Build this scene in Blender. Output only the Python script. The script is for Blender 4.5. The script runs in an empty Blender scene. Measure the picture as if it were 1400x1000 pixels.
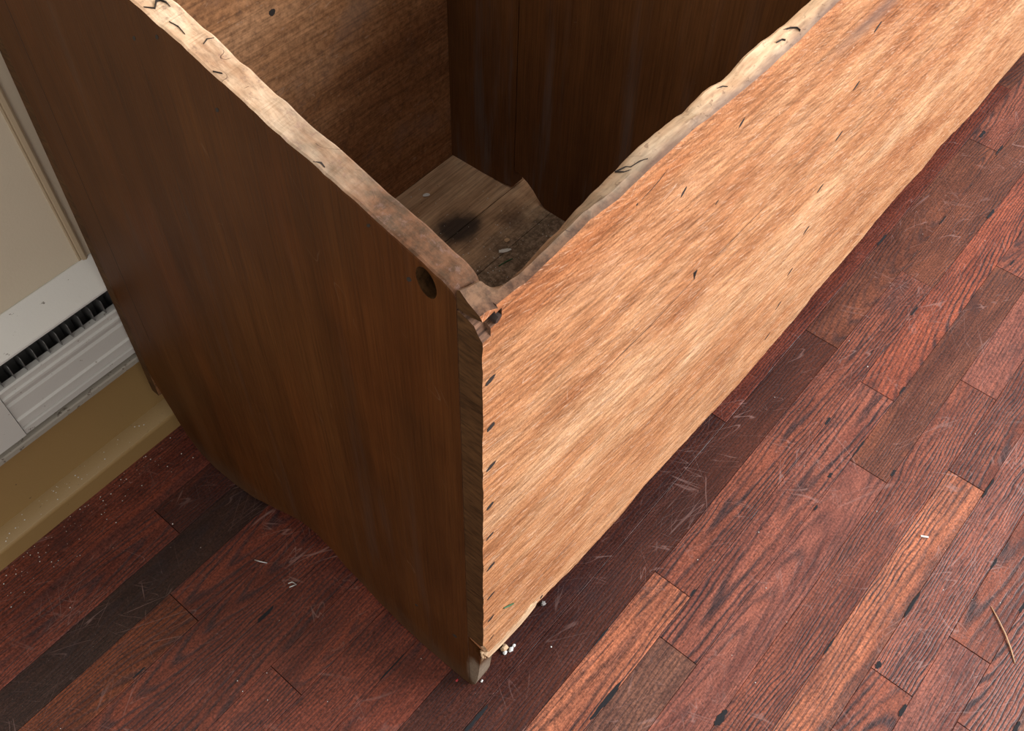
import bpy, bmesh, math, random
import numpy as np
from mathutils import Matrix, Vector, Euler

random.seed(7)
S = bpy.context.scene
COL = S.collection

# ------------------------------------------------------------------ camera
cam_d = bpy.data.cameras.new('camera')
cam = bpy.data.objects.new('camera', cam_d)
COL.objects.link(cam)
right = Vector((0.645995, -0.763342, 0.000484))
down = Vector((-0.618040, -0.523402, -0.586580))
fwd = Vector((0.448015, 0.378628, -0.809891))
cam.matrix_world = Matrix(((right.x, -down.x, -fwd.x, 0.0),
                           (right.y, -down.y, -fwd.y, 0.0),
                           (right.z, -down.z, -fwd.z, 1.25),
                           (0, 0, 0, 1)))
cam_d.sensor_width = 36.0
cam_d.lens = 36.0 * 1370.97 / 1400.0
cam_d.clip_start = 0.02
S.camera = cam

# ------------------------------------------------------------------ light
world = bpy.data.worlds.new('room_light')
S.world = world
world.use_nodes = True
bg = world.node_tree.nodes['Background']
bg.inputs[0].default_value = (1.0, 0.95, 0.88, 1)
bg.inputs[1].default_value = 0.80


def area(name, loc, target, sx, sy, power, color):
    d = bpy.data.lights.new(name, 'AREA')
    d.shape = 'RECTANGLE'
    d.size, d.size_y, d.energy, d.color = sx, sy, power, color
    o = bpy.data.objects.new(name, d)
    COL.objects.link(o)
    o.location = loc
    o.rotation_euler = (Vector(target) - Vector(loc)).to_track_quat('-Z', 'Y').to_euler()
    return o


# daylight from a tall upright window on the side the photograph's light comes from
area('window_right_offscreen', (2.6, -2.2, 2.05), (0.45, 0.20, 2.05), 2.2, 2.3, 250, (0.97, 0.98, 1.0))

S.view_settings.view_transform = 'Standard'
S.view_settings.look = 'None'
S.view_settings.gamma = 1.0
S.view_settings.use_curve_mapping = False
S.view_settings.exposure = 0.12


# ------------------------------------------------------------------ node helper
class NT:
    def __init__(self, name):
        self.m = bpy.data.materials.new(name)
        self.m.use_nodes = True
        self.t = self.m.node_tree
        self.b = self.t.nodes['Principled BSDF']

    def n(self, kind, **kw):
        nd = self.t.nodes.new('ShaderNode' + kind)
        for k, v in kw.items():
            setattr(nd, k, v)
        return nd

    def put(self, sock, v):
        if isinstance(v, bpy.types.NodeSocket):
            self.t.links.new(v, sock)
        elif isinstance(v, tuple) and sock.type == 'RGBA' and len(v) == 3:
            sock.default_value = (*v, 1)
        else:
            sock.default_value = v

    def math(self, op, a, b=0.0, clamp=False):
        nd = self.n('Math', operation=op, use_clamp=clamp)
        self.put(nd.inputs[0], a)
        self.put(nd.inputs[1], b)
        return nd.outputs[0]

    def mix(self, f, a, b, mode='MIX'):
        nd = self.n('Mix', data_type='RGBA', blend_type=mode)
        self.put(nd.inputs[0], f)
        self.put(nd.inputs[6], a)
        self.put(nd.inputs[7], b)
        return nd.outputs[2]

    def mapping(self, v, scale=(1, 1, 1), rot=(0, 0, 0), loc=(0, 0, 0)):
        nd = self.n('Mapping')
        self.put(nd.inputs[0], v)
        nd.inputs[1].default_value = loc
        nd.inputs[2].default_value = rot
        nd.inputs[3].default_value = scale
        return nd.outputs[0]

    def noise(self, v, scale=1.0, detail=3.0, rough=0.55, dist=0.0):
        nd = self.n('TexNoise')
        self.put(nd.inputs['Vector'], v)
        nd.inputs['Scale'].default_value = scale
        nd.inputs['Detail'].default_value = detail
        nd.inputs['Roughness'].default_value = rough
        nd.inputs['Distortion'].default_value = dist
        return nd.outputs[0]

    def step(self, v, a, b):
        nd = self.n('MapRange', interpolation_type='SMOOTHSTEP', clamp=True)
        self.put(nd.inputs[0], v)
        nd.inputs[1].default_value = a
        nd.inputs[2].default_value = b
        return nd.outputs[0]

    def ramp(self, f, stops):
        nd = self.n('ValToRGB')
        self.put(nd.inputs[0], f)
        e = nd.color_ramp.elements
        while len(e) < len(stops):
            e.new(0.5)
        for el, (p, c) in zip(e, stops):
            el.position = p
            el.color = (*c, 1)
        return nd.outputs[0]

    def sep(self, v):
        nd = self.n('SeparateXYZ')
        self.put(nd.inputs[0], v)
        return nd.outputs[0], nd.outputs[1], nd.outputs[2]

    def obj(self):
        return self.n('TexCoord').outputs['Object']

    def bump(self, h, strength=0.3, dist=0.001):
        nd = self.n('Bump')
        nd.inputs['Strength'].default_value = strength
        nd.inputs['Distance'].default_value = dist
        self.put(nd.inputs['Height'], h)
        self.put(self.b.inputs['Normal'], nd.outputs[0])

    def lines(self, v, scale, width, rot, stretch, keep=0.55):
        """thin broken curved scratches: iso-lines of a smooth noise"""
        mv = self.mapping(self.mapping(v, rot=rot), scale=stretch)
        a = self.noise(mv, scale, 1.0, 0.4)
        d = self.math('ABSOLUTE', self.math('SUBTRACT', a, 0.5))
        ln = self.math('SUBTRACT', 1.0, self.step(d, 0.0, width))
        br = self.step(self.noise(v, scale * 1.7, 2.0), keep, keep + 0.08)
        return self.math('MULTIPLY', ln, br)

    def blob(self, v, c, r, soft=0.5, wob=0.25, ws=30.0):
        """stain with a ragged outline around a point; r = radii"""
        mv = self.mapping(v, loc=tuple(-ci / ri for ci, ri in zip(c, r)), scale=tuple(1 / ri for ri in r))
        ln = self.n('VectorMath', operation='LENGTH')
        self.put(ln.inputs[0], mv)
        w = self.math('MULTIPLY', self.math('SUBTRACT', self.noise(v, ws, 4.0), 0.5), wob * 2)
        d = self.math('ADD', ln.outputs['Value'], w)
        return self.math('SUBTRACT', 1.0, self.step(d, 1 - soft, 1.0))

    def done(self, col, rough=0.6, spec=0.5, metal=0.0):
        self.put(self.b.inputs['Base Color'], col)
        self.put(self.b.inputs['Roughness'], rough)
        self.b.inputs['Specular IOR Level'].default_value = spec
        self.b.inputs['Metallic'].default_value = metal
        return self.m


def plain(name, col, rough=0.6, metal=0.0, var=0.25, scale=200.0):
    N = NT(name)
    v = N.obj()
    n = N.noise(v, scale, 4.0)
    c = N.mix(n, tuple(x * (1 - var) for x in col), tuple(min(1, x * (1 + var)) for x in col))
    N.bump(n, 0.2, 0.0004)
    return N.done(c, rough, 0.4, metal)


# ------------------------------------------------------------------ wood materials
def mat_floor():
    N = NT('stained_oak')
    v = N.obj()
    info = N.n('ObjectInfo')
    wn = N.n('TexWhiteNoise', noise_dimensions='1D')
    N.put(wn.inputs['W'], N.math('MULTIPLY', info.outputs['Random'], 917.0))
    rgb = N.n('SeparateColor')
    N.put(rgb.inputs[0], wn.outputs['Color'])
    r1, r2, r3 = rgb.outputs[0], rgb.outputs[1], rgb.outputs[2]
    off = N.n('VectorMath', operation='SCALE')
    N.put(off.inputs[0], wn.outputs['Color'])
    off.inputs['Scale'].default_value = 9.0
    add = N.n('VectorMath', operation='ADD')
    N.put(add.inputs[0], v)
    N.put(add.inputs[1], off.outputs[0])
    p = add.outputs[0]
    x, y, z = N.sep(v)
    # growth rings of a log whose axis tilts through the plank
    warp = N.math('MULTIPLY', N.math('SUBTRACT', N.noise(N.mapping(p, (5, 22, 1)), 1.0, 3.0, 0.5), 0.5), 0.022)
    yc = N.math('MULTIPLY', N.math('SUBTRACT', r1, 0.5), 0.09)
    warp2 = N.math('MULTIPLY', N.math('SUBTRACT', N.noise(N.mapping(p, (16, 70, 1)), 1.0, 3.0, 0.5), 0.5), 0.007)
    yy = N.math('ADD', N.math('SUBTRACT', y, yc), N.math('ADD', warp, warp2))
    tilt = N.math('MULTIPLY', N.math('SUBTRACT', r2, 0.5), 0.22)
    zz = N.math('ADD', N.math('MULTIPLY', r3, 0.03), N.math('MULTIPLY', x, tilt))
    r = N.math('SQRT', N.math('ADD', N.math('MULTIPLY', yy, yy), N.math('MULTIPLY', zz, zz)))
    fr = N.math('FRACT', N.math('MULTIPLY', r, 230.0))
    ring = N.math('MULTIPLY', N.step(fr, 0.0, 0.22), N.math('SUBTRACT', 1.0, N.step(fr, 0.30, 0.62)))
    pore = N.step(N.noise(N.mapping(p, (45, 700, 1)), 1.0, 3.0, 0.6), 0.42, 0.62)
    pore2 = N.step(N.noise(N.mapping(p, (30, 1100, 1)), 1.0, 2.0, 0.6), 0.56, 0.70)
    wear = N.step(N.noise(N.mapping(p, (4, 16, 1)), 1.0, 3.0), 0.30, 0.62)
    dark = N.math('MULTIPLY', N.math('MULTIPLY', ring, N.math('ADD', N.math('MULTIPLY', pore, 0.4), 0.6)),
                  N.math('ADD', N.math('MULTIPLY', wear, 0.6), 0.4))
    dark = N.math('ADD', dark, N.math('MULTIPLY', pore2, 0.30), clamp=True)
    dark = N.math('MULTIPLY', dark, info.outputs['Alpha'], clamp=True)
    base = info.outputs['Color']
    patch = N.noise(N.mapping(p, (7, 34, 1)), 1.0, 4.0, 0.6)
    base = N.mix(N.step(patch, 0.40, 0.75), base, N.mix(1.0, base, (0.62, 0.55, 0.58), 'MULTIPLY'))
    base = N.mix(N.math('MULTIPLY', N.step(patch, 0.56, 0.28), 0.55), base, N.mix(1.0, base, (1.45, 1.35, 1.2), 'MULTIPLY'))
    col = N.mix(N.math('MULTIPLY', dark, 0.93), base, (0.024, 0.018, 0.023))
    fib = N.noise(N.mapping(p, (25, 900, 1)), 1.0, 2.0)
    col = N.mix(0.55, col, N.mix(1.0, col, N.ramp(fib, [(0.3, (0.4, 0.4, 0.4)), (0.7, (1.6, 1.6, 1.6))]), 'MULTIPLY'))
    mo = N.noise(p, 330.0, 6.0, 0.7)
    col = N.mix(1.0, col, N.ramp(mo, [(0.34, (0.42, 0.42, 0.46)), (0.5, (1, 1, 1)), (0.66, (1.55, 1.55, 1.5))]), 'MULTIPLY')
    # scuffs, black traffic smudges and pale scratches run across plank joints
    wp = N.n('NewGeometry').outputs['Position']
    sm = N.step(N.noise(N.mapping(wp, (7, 16, 1)), 1.0, 5.0, 0.65), 0.54, 0.74)
    col = N.mix(N.math('MULTIPLY', sm, 0.6), col, (0.030, 0.020, 0.024))
    sc = None
    for ang, scl, st, kp in ((0.5, 5.0, 7.0, 0.50), (-0.55, 6.0, 8.0, 0.52), (1.2, 7.0, 7.0, 0.53), (0.1, 6.0, 9.0, 0.52), (-1.1, 7.0, 6.0, 0.54), (0.8, 11.0, 4.0, 0.55)):
        q = N.lines(wp, scl, 0.006, (0, 0, ang), (0.8, st, 1), kp)
        sc = q if sc is None else N.math('MAXIMUM', sc, q)
    zone = N.step(N.noise(wp, 4.0, 3.0), 0.34, 0.62)
    col = N.mix(N.math('MULTIPLY', N.math('MULTIPLY', sc, zone), 0.5), col, (0.36, 0.22, 0.20))
    speck = N.step(N.noise(wp, 420.0, 2.0), 0.70, 0.76)
    col = N.mix(N.math('MULTIPLY', speck, 0.35), col, (0.35, 0.27, 0.26))
    h = N.math('SUBTRACT', N.math('MULTIPLY', fib, 0.3), dark)
    N.bump(h, 0.35, 0.0006)
    ro = N.math('ADD', 0.22, N.math('MULTIPLY', N.noise(wp, 60.0, 4.0), 0.26))
    return N.done(col, ro, 0.32)


def board_wood(name, axis, stops, fibre=0.5, lo=(1.6, 22), fi=(14, 420), rough=0.65, spec=0.35, bump=0.35, extra=None):
    """sawn board; axis = index of the grain direction in the bin's own frame"""
    N = NT(name)
    v = N.obj()
    s1 = [lo[1]] * 3
    s1[axis] = lo[0]
    s2 = [fi[1]] * 3
    s2[axis] = fi[0]
    n1 = N.noise(N.mapping(v, tuple(s1)), 1.0, 5.0, 0.6, 0.3)
    n2 = N.noise(N.mapping(v, tuple(s2)), 1.0, 3.0, 0.6)
    n3 = N.noise(v, 9.0, 5.0, 0.6)
    f = N.math('ADD', N.math('MULTIPLY', n1, 0.66 * 1.35), N.math('MULTIPLY', n3, 0.34 * 1.35))
    f = N.math('SUBTRACT', f, 0.175, clamp=True)
    col = N.ramp(f, stops)
    g = N.ramp(n2, [(0.34, (1 - fibre,) * 3), (0.5, (1.0,) * 3), (0.68, (1 + fibre * 0.7,) * 3)])
    col = N.mix(1.0, col, g, 'MULTIPLY')
    ro = rough
    if extra:
        col, ro = extra(N, v, col, ro, n2)
    N.bump(n2, bump, 0.0008)
    return N.done(col, ro, spec)


def front_extra(N, v, col, ro, n2):
    # plane and saw marks that cross the grain at a shallow angle
    mv = N.mapping(v, (1, 1, 1), (0, -0.30, 0))
    k = N.noise(N.mapping(mv, (22, 1, 240)), 1.0, 4.0, 0.65)
    col = N.mix(0.8, col, N.mix(1.0, col, N.ramp(k, [(0.30, (0.55, 0.48, 0.44)), (0.5, (1, 1, 1)), (0.72, (1.35, 1.40, 1.45))]), 'MULTIPLY'))
    b = N.noise(N.mapping(mv, (3.0, 1, 16)), 1.0, 4.0, 0.6)
    col = N.mix(N.math('MULTIPLY', N.step(b, 0.45, 0.75), 0.6), col, N.mix(1.0, col, (0.66, 0.50, 0.42), 'MULTIPLY'))
    mo = N.noise(v, 420.0, 6.0, 0.75)
    col = N.mix(1.0, col, N.ramp(mo, [(0.32, (0.62, 0.58, 0.56)), (0.5, (1, 1, 1)), (0.68, (1.3, 1.34, 1.38))]), 'MULTIPLY')
    hair = N.noise(N.mapping(mv, (60, 1, 700)), 1.0, 3.0, 0.7)
    col = N.mix(N.math('MULTIPLY', N.step(hair, 0.57, 0.68), 0.5), col, (0.80, 0.58, 0.43))
    col = N.mix(N.math('MULTIPLY', N.step(hair, 0.43, 0.32), 0.6), col, N.mix(1.0, col, (0.45, 0.34, 0.28), 'MULTIPLY'))
    # leftover red stain towards the rim and the jointed corner
    x, y, z = N.sep(v)
    w = N.math('ADD', z, N.math('MULTIPLY', N.noise(v, 7.0, 4.0), 0.16))
    w = N.math('SUBTRACT', w, N.math('MULTIPLY', x, 0.05))
    rim = N.step(w, 0.50, 0.86)
    col = N.mix(N.math('MULTIPLY', rim, 0.85), col, N.mix(1.0, col, (0.76, 0.58, 0.48), 'MULTIPLY'))
    # grey dirty streak far along the board
    st = N.blob(v, (0.62, 0.283, 0.66), (0.16, 0.2, 0.022), 0.9, 0.3, 14.0)
    col = N.mix(N.math('MULTIPLY', st, 0.6), col, (0.14, 0.09, 0.075))
    # fine pale nicks
    s = N.lines(v, 8.0, 0.003, (0, 0.9, 0), (1.0, 1, 3.2), 0.54)
    s2 = N.lines(v, 11.0, 0.003, (0, 0.4, 0), (0.6, 1, 4.0), 0.54)
    col = N.mix(N.math('MULTIPLY', N.math('MAXIMUM', s, s2), 0.45), col, (0.75, 0.52, 0.38))
    d = N.lines(v, 6.0, 0.003, (0, 0.05, 0), (0.35, 1, 5.0), 0.58)
    col = N.mix(N.math('MULTIPLY', d, 0.6), col, (0.16, 0.06, 0.03))
    return col, ro


def end_extra(N, v, col, ro, n2):
    x, y, z = N.sep(v)
    rd = N.step(N.noise(N.mapping(v, (1, 9, 2.2)), 1.0, 4.0), 0.50, 0.68)
    col = N.mix(N.math('MULTIPLY', rd, 0.55), col, N.mix(1.0, col, (1.35, 1.15, 0.95), 'MULTIPLY'))
    gr = N.step(N.noise(N.mapping(v, (1, 26, 2.0)), 1.0, 4.0), 0.56, 0.72)
    col = N.mix(N.math('MULTIPLY', gr, 0.30), col, (0.062, 0.040, 0.030))
    s = N.lines(v, 10.0, 0.003, (0.5, 0, 0), (1, 3.0, 0.8), 0.57)
    col = N.mix(N.math('MULTIPLY', s, 0.25), col, (0.22, 0.13, 0.08))
    # dusty grey foot where mops and shoes reached
    d = N.step(N.math('ADD', z, N.math('MULTIPLY', N.noise(v, 25.0, 4.0), 0.10)), 0.125, 0.045)
    col = N.mix(N.math('MULTIPLY', d, 0.35), col, (0.095, 0.066, 0.045))
    f = N.blob(v, (0.0, 0.296, 0.055), (0.05, 0.016, 0.055), 0.6, 0.2, 60.0)
    col = N.mix(N.math('MULTIPLY', f, 0.85), col, N.mix(N.noise(v, 300.0, 4.0), (0.12, 0.09, 0.065), (0.36, 0.29, 0.22)))
    return col, N.math('ADD', 0.42, N.math('MULTIPLY', n2, 0.2))


def rim_extra(N, v, col, ro, n2):
    # worn pale where hands rubbed, still stained red brown near the corner joint
    x, y, z = N.sep(v)
    g = N.step(N.math('ADD', y, N.math('MULTIPLY', N.math('SUBTRACT', N.noise(v, 16.0, 4.0), 0.5), 0.20)), 0.58, 0.38)
    col = N.mix(N.math('MULTIPLY', g, 0.92), col, N.mix(N.step(N.noise(v, 80.0, 6.0, 0.7), 0.36, 0.64), (0.030, 0.011, 0.005), (0.115, 0.044, 0.021)))
    k = N.step(N.noise(v, 130.0, 5.0, 0.75), 0.54, 0.66)
    col = N.mix(N.math('MULTIPLY', k, 0.45), col, (0.20, 0.12, 0.10))
    c = N.lines(v, 34.0, 0.006, (0.5, 0.4, 0.8), (1, 1.5, 1), 0.54)
    return N.mix(N.math('MULTIPLY', c, 0.85), col, (0.06, 0.035, 0.028)), ro


def front_rim_extra(N, v, col, ro, n2):
    x, y, z = N.sep(v)
    e = N.step(N.math('ADD', y, N.math('MULTIPLY', N.math('SUBTRACT', N.noise(N.mapping(v, (30, 90, 90)), 1.0, 4.0), 0.5), 0.014)), 0.2955, 0.286)
    col = N.mix(N.math('MULTIPLY', e, 0.8), col, (0.155, 0.095, 0.084))
    g = N.step(N.math('ADD', x, N.math('MULTIPLY', N.math('SUBTRACT', N.noise(v, 22.0, 4.0), 0.5), 0.12)), 0.40, 0.03)
    col = N.mix(N.math('MULTIPLY', g, 0.92), col, N.mix(N.step(N.noise(v, 90.0, 6.0, 0.7), 0.36, 0.64), (0.040, 0.019, 0.012), (0.145, 0.073, 0.042)))
    k = N.step(N.noise(N.mapping(v, (120, 200, 200)), 1.0, 4.0, 0.7), 0.58, 0.68)
    col = N.mix(N.math('MULTIPLY', k, 0.55), col, (0.12, 0.07, 0.05))
    c = N.lines(v, 26.0, 0.006, (0.3, 0.2, 1.1), (1, 1.5, 1), 0.56)
    return N.mix(N.math('MULTIPLY', c, 0.85), col, (0.06, 0.035, 0.028)), ro


def back_extra(N, v, col, ro, n2):
    mo = N.noise(v, 150.0, 6.0, 0.75)
    col = N.mix(1.0, col, N.ramp(mo, [(0.34, (0.62, 0.6, 0.6)), (0.5, (1, 1, 1)), (0.66, (1.35, 1.36, 1.38))]), 'MULTIPLY')
    sc = N.step(N.noise(v, 60.0, 5.0, 0.7), 0.57, 0.68)
    col = N.mix(N.math('MULTIPLY', sc, 0.4), col, (0.09, 0.05, 0.035))
    s = N.lines(v, 16.0, 0.006, (0, 0.35, 0), (0.8, 1, 3.0), 0.55)
    col = N.mix(N.math('MULTIPLY', s, 0.5), col, (0.48, 0.32, 0.22))
    sp = N.step(N.noise(N.mapping(v, (70, 70, 160)), 1.0, 3.0), 0.66, 0.74)
    col = N.mix(N.math('MULTIPLY', sp, 0.4), col, (0.42, 0.30, 0.22))
    gy = N.step(N.noise(v, 11.0, 4.0), 0.55, 0.75)
    col = N.mix(N.math('MULTIPLY', gy, 0.4), col, (0.19, 0.13, 0.105))
    return col, ro


def div_extra(N, v, col, ro, n2):
    gy = N.step(N.noise(N.mapping(v, (1, 30, 2.5)), 1.0, 5.0, 0.6), 0.50, 0.72)
    up = N.step(N.sep(v)[2], 0.75, 0.10)
    col = N.mix(N.math('MULTIPLY', N.math('MULTIPLY', gy, up), 0.7), col, (0.15, 0.13, 0.125))
    sp = N.step(N.noise(v, 110.0, 4.0), 0.68, 0.74)
    col = N.mix(N.math('MULTIPLY', sp, 0.3), col, (0.20, 0.13, 0.09))
    return col, ro


def bed_extra(N, v, col, ro, n2):
    s = N.blob(v, (0.487, 0.754, 0.14), (0.060, 0.048, 0.1), 0.65, 0.40, 34.0)
    col = N.mix(N.math('MULTIPLY', s, 0.88), col, (0.022, 0.020, 0.021))
    s2 = N.blob(v, (0.553, 0.705, 0.14), (0.034, 0.028, 0.1), 0.8, 0.5, 40.0)
    col = N.mix(N.math('MULTIPLY', s2, 0.6), col, (0.085, 0.036, 0.022))
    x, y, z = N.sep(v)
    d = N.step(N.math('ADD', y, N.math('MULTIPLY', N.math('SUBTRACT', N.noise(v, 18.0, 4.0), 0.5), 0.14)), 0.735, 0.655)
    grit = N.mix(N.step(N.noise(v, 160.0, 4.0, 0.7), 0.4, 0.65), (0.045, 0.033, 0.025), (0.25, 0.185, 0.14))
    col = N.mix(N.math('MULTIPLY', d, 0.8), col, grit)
    sp = N.step(N.noise(v, 240.0, 2.0), 0.70, 0.75)
    col = N.mix(N.math('MULTIPLY', sp, 0.6), col, (0.05, 0.035, 0.028))
    return col, ro


M_FLOOR = mat_floor()
M_FRONT = board_wood('pale_worn_pine', 0, [(0.25, (0.31, 0.125, 0.052)), (0.44, (0.415, 0.190, 0.085)), (0.58, (0.49, 0.260, 0.130)), (0.76, (0.57, 0.34, 0.195))], 0.36, (1.6, 13), (13, 330), 0.68, 0.15, 0.5, front_extra)
M_END = board_wood('dark_stained_pine', 2, [(0.20, (0.042, 0.0145, 0.0038)), (0.50, (0.066, 0.0232, 0.0060)), (0.80, (0.096, 0.0355, 0.0095))], 0.20, (1.2, 20), (9, 420), 0.5, 0.10, 0.25, end_extra)
M_ENDGRAIN = board_wood('dark_end_grain', 1, [(0.3, (0.050, 0.023, 0.0085)), (0.7, (0.095, 0.046, 0.018))], 0.4, (10, 30), (60, 260), 0.7, 0.12, 0.3)
M_RIM = board_wood('worn_rim', 1, [(0.30, (0.42, 0.24, 0.14)), (0.48, (0.64, 0.44, 0.29)), (0.65, (0.78, 0.61, 0.44))], 0.22, (12, 40), (40, 300), 0.8, 0.08, 0.5, rim_extra)
M_FRIM = board_wood('worn_front_rim', 0, [(0.30, (0.44, 0.25, 0.14)), (0.48, (0.66, 0.45, 0.29)), (0.65, (0.80, 0.63, 0.45))], 0.22, (8, 40), (40, 300), 0.8, 0.08, 0.5, front_rim_extra)
M_RAW = board_wood('fresh_broken_wood', 0, [(0.3, (0.42, 0.25, 0.14)), (0.6, (0.66, 0.47, 0.30))], 0.4, (14, 90), (40, 400), 0.75, 0.2, 0.7)
M_SPLINTER = board_wood('splintered_wood', 0, [(0.3, (0.045, 0.022, 0.013)), (0.65, (0.19, 0.10, 0.062))], 0.6, (20, 160), (50, 500), 0.8, 0.2, 0.9)
M_BACK = board_wood('scuffed_brown_pine', 0, [(0.20, (0.17, 0.070, 0.028)), (0.48, (0.285, 0.130, 0.055)), (0.76, (0.40, 0.21, 0.105))], 0.30, (2.6, 12), (14, 360), 0.7, 0.25, 0.4, back_extra)
M_DIV = board_wood('dusty_dark_pine', 2, [(0.20, (0.075, 0.030, 0.010)), (0.52, (0.130, 0.055, 0.018)), (0.80, (0.185, 0.084, 0.032))], 0.22, (2.0, 20), (12, 360), 0.65, 0.25, 0.3, div_extra)
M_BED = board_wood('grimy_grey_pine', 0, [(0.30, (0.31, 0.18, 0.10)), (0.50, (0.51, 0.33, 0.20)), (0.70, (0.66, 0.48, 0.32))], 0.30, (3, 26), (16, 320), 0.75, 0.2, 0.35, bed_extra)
M_HOLE = plain('dark_iron_and_hole_shade', (0.022, 0.015, 0.012), 0.8)  # iron nails; the shade inside holes and splits is put into this colour
M_RUST = plain('rusty_iron', (0.045, 0.030, 0.025), 0.55, 0.3)
M_FILL = plain('black_filler', (0.013, 0.014, 0.018), 0.9, 0.0, 0.5, 400)
M_SUB = plain('subfloor_boards', (0.06, 0.040, 0.028), 0.9)
M_PLASTER = plain('white_plaster', (0.72, 0.72, 0.70), 0.7)
M_WIRE = plain('bright_wire', (0.70, 0.71, 0.72), 0.35, 0.6)
M_STRAW = plain('pale_straw', (0.60, 0.40, 0.24), 0.7)
M_GREEN = plain('green_needle', (0.05, 0.13, 0.06), 0.6)
M_RED = plain('red_fleck', (0.45, 0.04, 0.05), 0.6)
M_FLUFF = plain('grey_fluff', (0.26, 0.24, 0.23), 0.95)


def mat_paint(name, col, spots, spotcol, rough, scale=90.0):
    N = NT(name)
    v = N.obj()
    g = N.noise(v, 320.0, 3.0)
    n = N.noise(v, 5.0, 4.0)
    c = N.mix(n, tuple(x * 0.9 for x in col), tuple(min(1, x * 1.08) for x in col))
    if spots:
        sp = N.step(N.noise(N.mapping(v, (0.7, 1, 1)), scale, 4.0, 0.65), spots, spots + 0.035)
        c = N.mix(N.math('MULTIPLY', sp, 0.8), c, spotcol)
    N.bump(g, 0.25, 0.0006)
    return N.done(c, rough, 0.4)


M_WALL = mat_paint('cream_wall_paint', (0.66, 0.58, 0.45), None, None, 0.7)
M_BASE = mat_paint('tan_brown_paint', (0.34, 0.215, 0.085), 0.70, (0.10, 0.06, 0.035), 0.45, 70.0)
M_LEDGE = mat_paint('lit_dusty_tan_paint', (0.38, 0.26, 0.125), 0.66, (0.17, 0.12, 0.07), 0.32, 260.0)  # baseboard paint lightened as if lit from above, plus dust
M_COVER = mat_paint('off_white_enamel', (0.70, 0.69, 0.66), 0.665, (0.10, 0.075, 0.055), 0.4, 120.0)
M_PANEL = mat_paint('darker_enamel', (0.62, 0.61, 0.58), 0.66, (0.13, 0.085, 0.05), 0.45, 90.0)  # slightly darker than the enamel of the top cover
M_LIP = mat_paint('grimy_enamel', (0.36, 0.33, 0.28), 0.60, (0.09, 0.06, 0.045), 0.6, 150.0)
M_FIN = plain('heater_fin_metal', (0.22, 0.22, 0.22), 0.45, 0.5)
M_BLACK = plain('heater_inside', (0.16, 0.155, 0.15), 0.7)


# ------------------------------------------------------------------ object helpers
def mesh_obj(name, verts, faces, mats, parent=None, idx=None, smooth=False):
    me = bpy.data.meshes.new(name)
    me.from_pydata([tuple(map(float, q)) for q in verts], [], faces)
    for m in (mats if isinstance(mats, (list, tuple)) else [mats]):
        me.materials.append(m)
    if idx is not None:
        me.polygons.foreach_set('material_index', idx)
    if smooth:
        me.polygons.foreach_set('use_smooth', [True] * len(me.polygons))
    bm = bmesh.new()
    bm.from_mesh(me)
    bmesh.ops.recalc_face_normals(bm, faces=bm.faces)
    bm.to_mesh(me)
    bm.free()
    o = bpy.data.objects.new(name, me)
    COL.objects.link(o)
    if parent:
        o.parent = parent
    return o


def tag(o, label=None, cat=None, group=None, kind=None):
    for k, v in (('label', label), ('category', cat), ('group', group), ('kind', kind)):
        if v:
            o[k] = v
    return o


def box_data(x0, x1, y0, y1, z0, z1, bev=0.0):
    if bev == 0:
        v = [(x, y, z) for z in (z0, z1) for y in (y0, y1) for x in (x0, x1)]
        f = [(0, 1, 3, 2), (4, 6, 7, 5), (0, 4, 5, 1), (2, 3, 7, 6), (0, 2, 6, 4), (1, 5, 7, 3)]
        return v, f
    b = bev
    v = [(x0, y0, z0), (x1, y0, z0), (x1, y1, z0), (x0, y1, z0),
         (x0, y0, z1 - b), (x1, y0, z1 - b), (x1, y1, z1 - b), (x0, y1, z1 - b),
         (x0 + b, y0 + b, z1), (x1 - b, y0 + b, z1), (x1 - b, y1 - b, z1), (x0 + b, y1 - b, z1)]
    f = [(0, 3, 2, 1), (8, 9, 10, 11)]
    for i in range(4):
        j = (i + 1) % 4
        f += [(i, j, j + 4, i + 4), (i + 4, j + 4, j + 8, i + 8)]
    return v, f


def extrude_profile(name, prof, x0, x1, mat, parent=None, closed=True):
    """prof: list of (y, z); swept along x"""
    n = len(prof)
    v = [(x0, y, z) for y, z in prof] + [(x1, y, z) for y, z in prof]
    f = [(i, (i + 1) % n, n + (i + 1) % n, n + i) for i in range(n)]
    f += [tuple(range(n)), tuple(range(2 * n - 1, n - 1, -1))]
    return mesh_obj(name, v, f, mat, parent)


def smooth_noise(seed, xs, step):
    rng = np.random.RandomState(seed)
    xs = np.asarray(xs)
    k = rng.uniform(-1, 1, int((xs.max() - xs.min()) / step) + 4)
    t = (xs - xs.min()) / step
    i = t.astype(int)
    f = t - i
    f = f * f * (3 - 2 * f)
    return k[i] * (1 - f) + k[i + 1] * f


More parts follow.
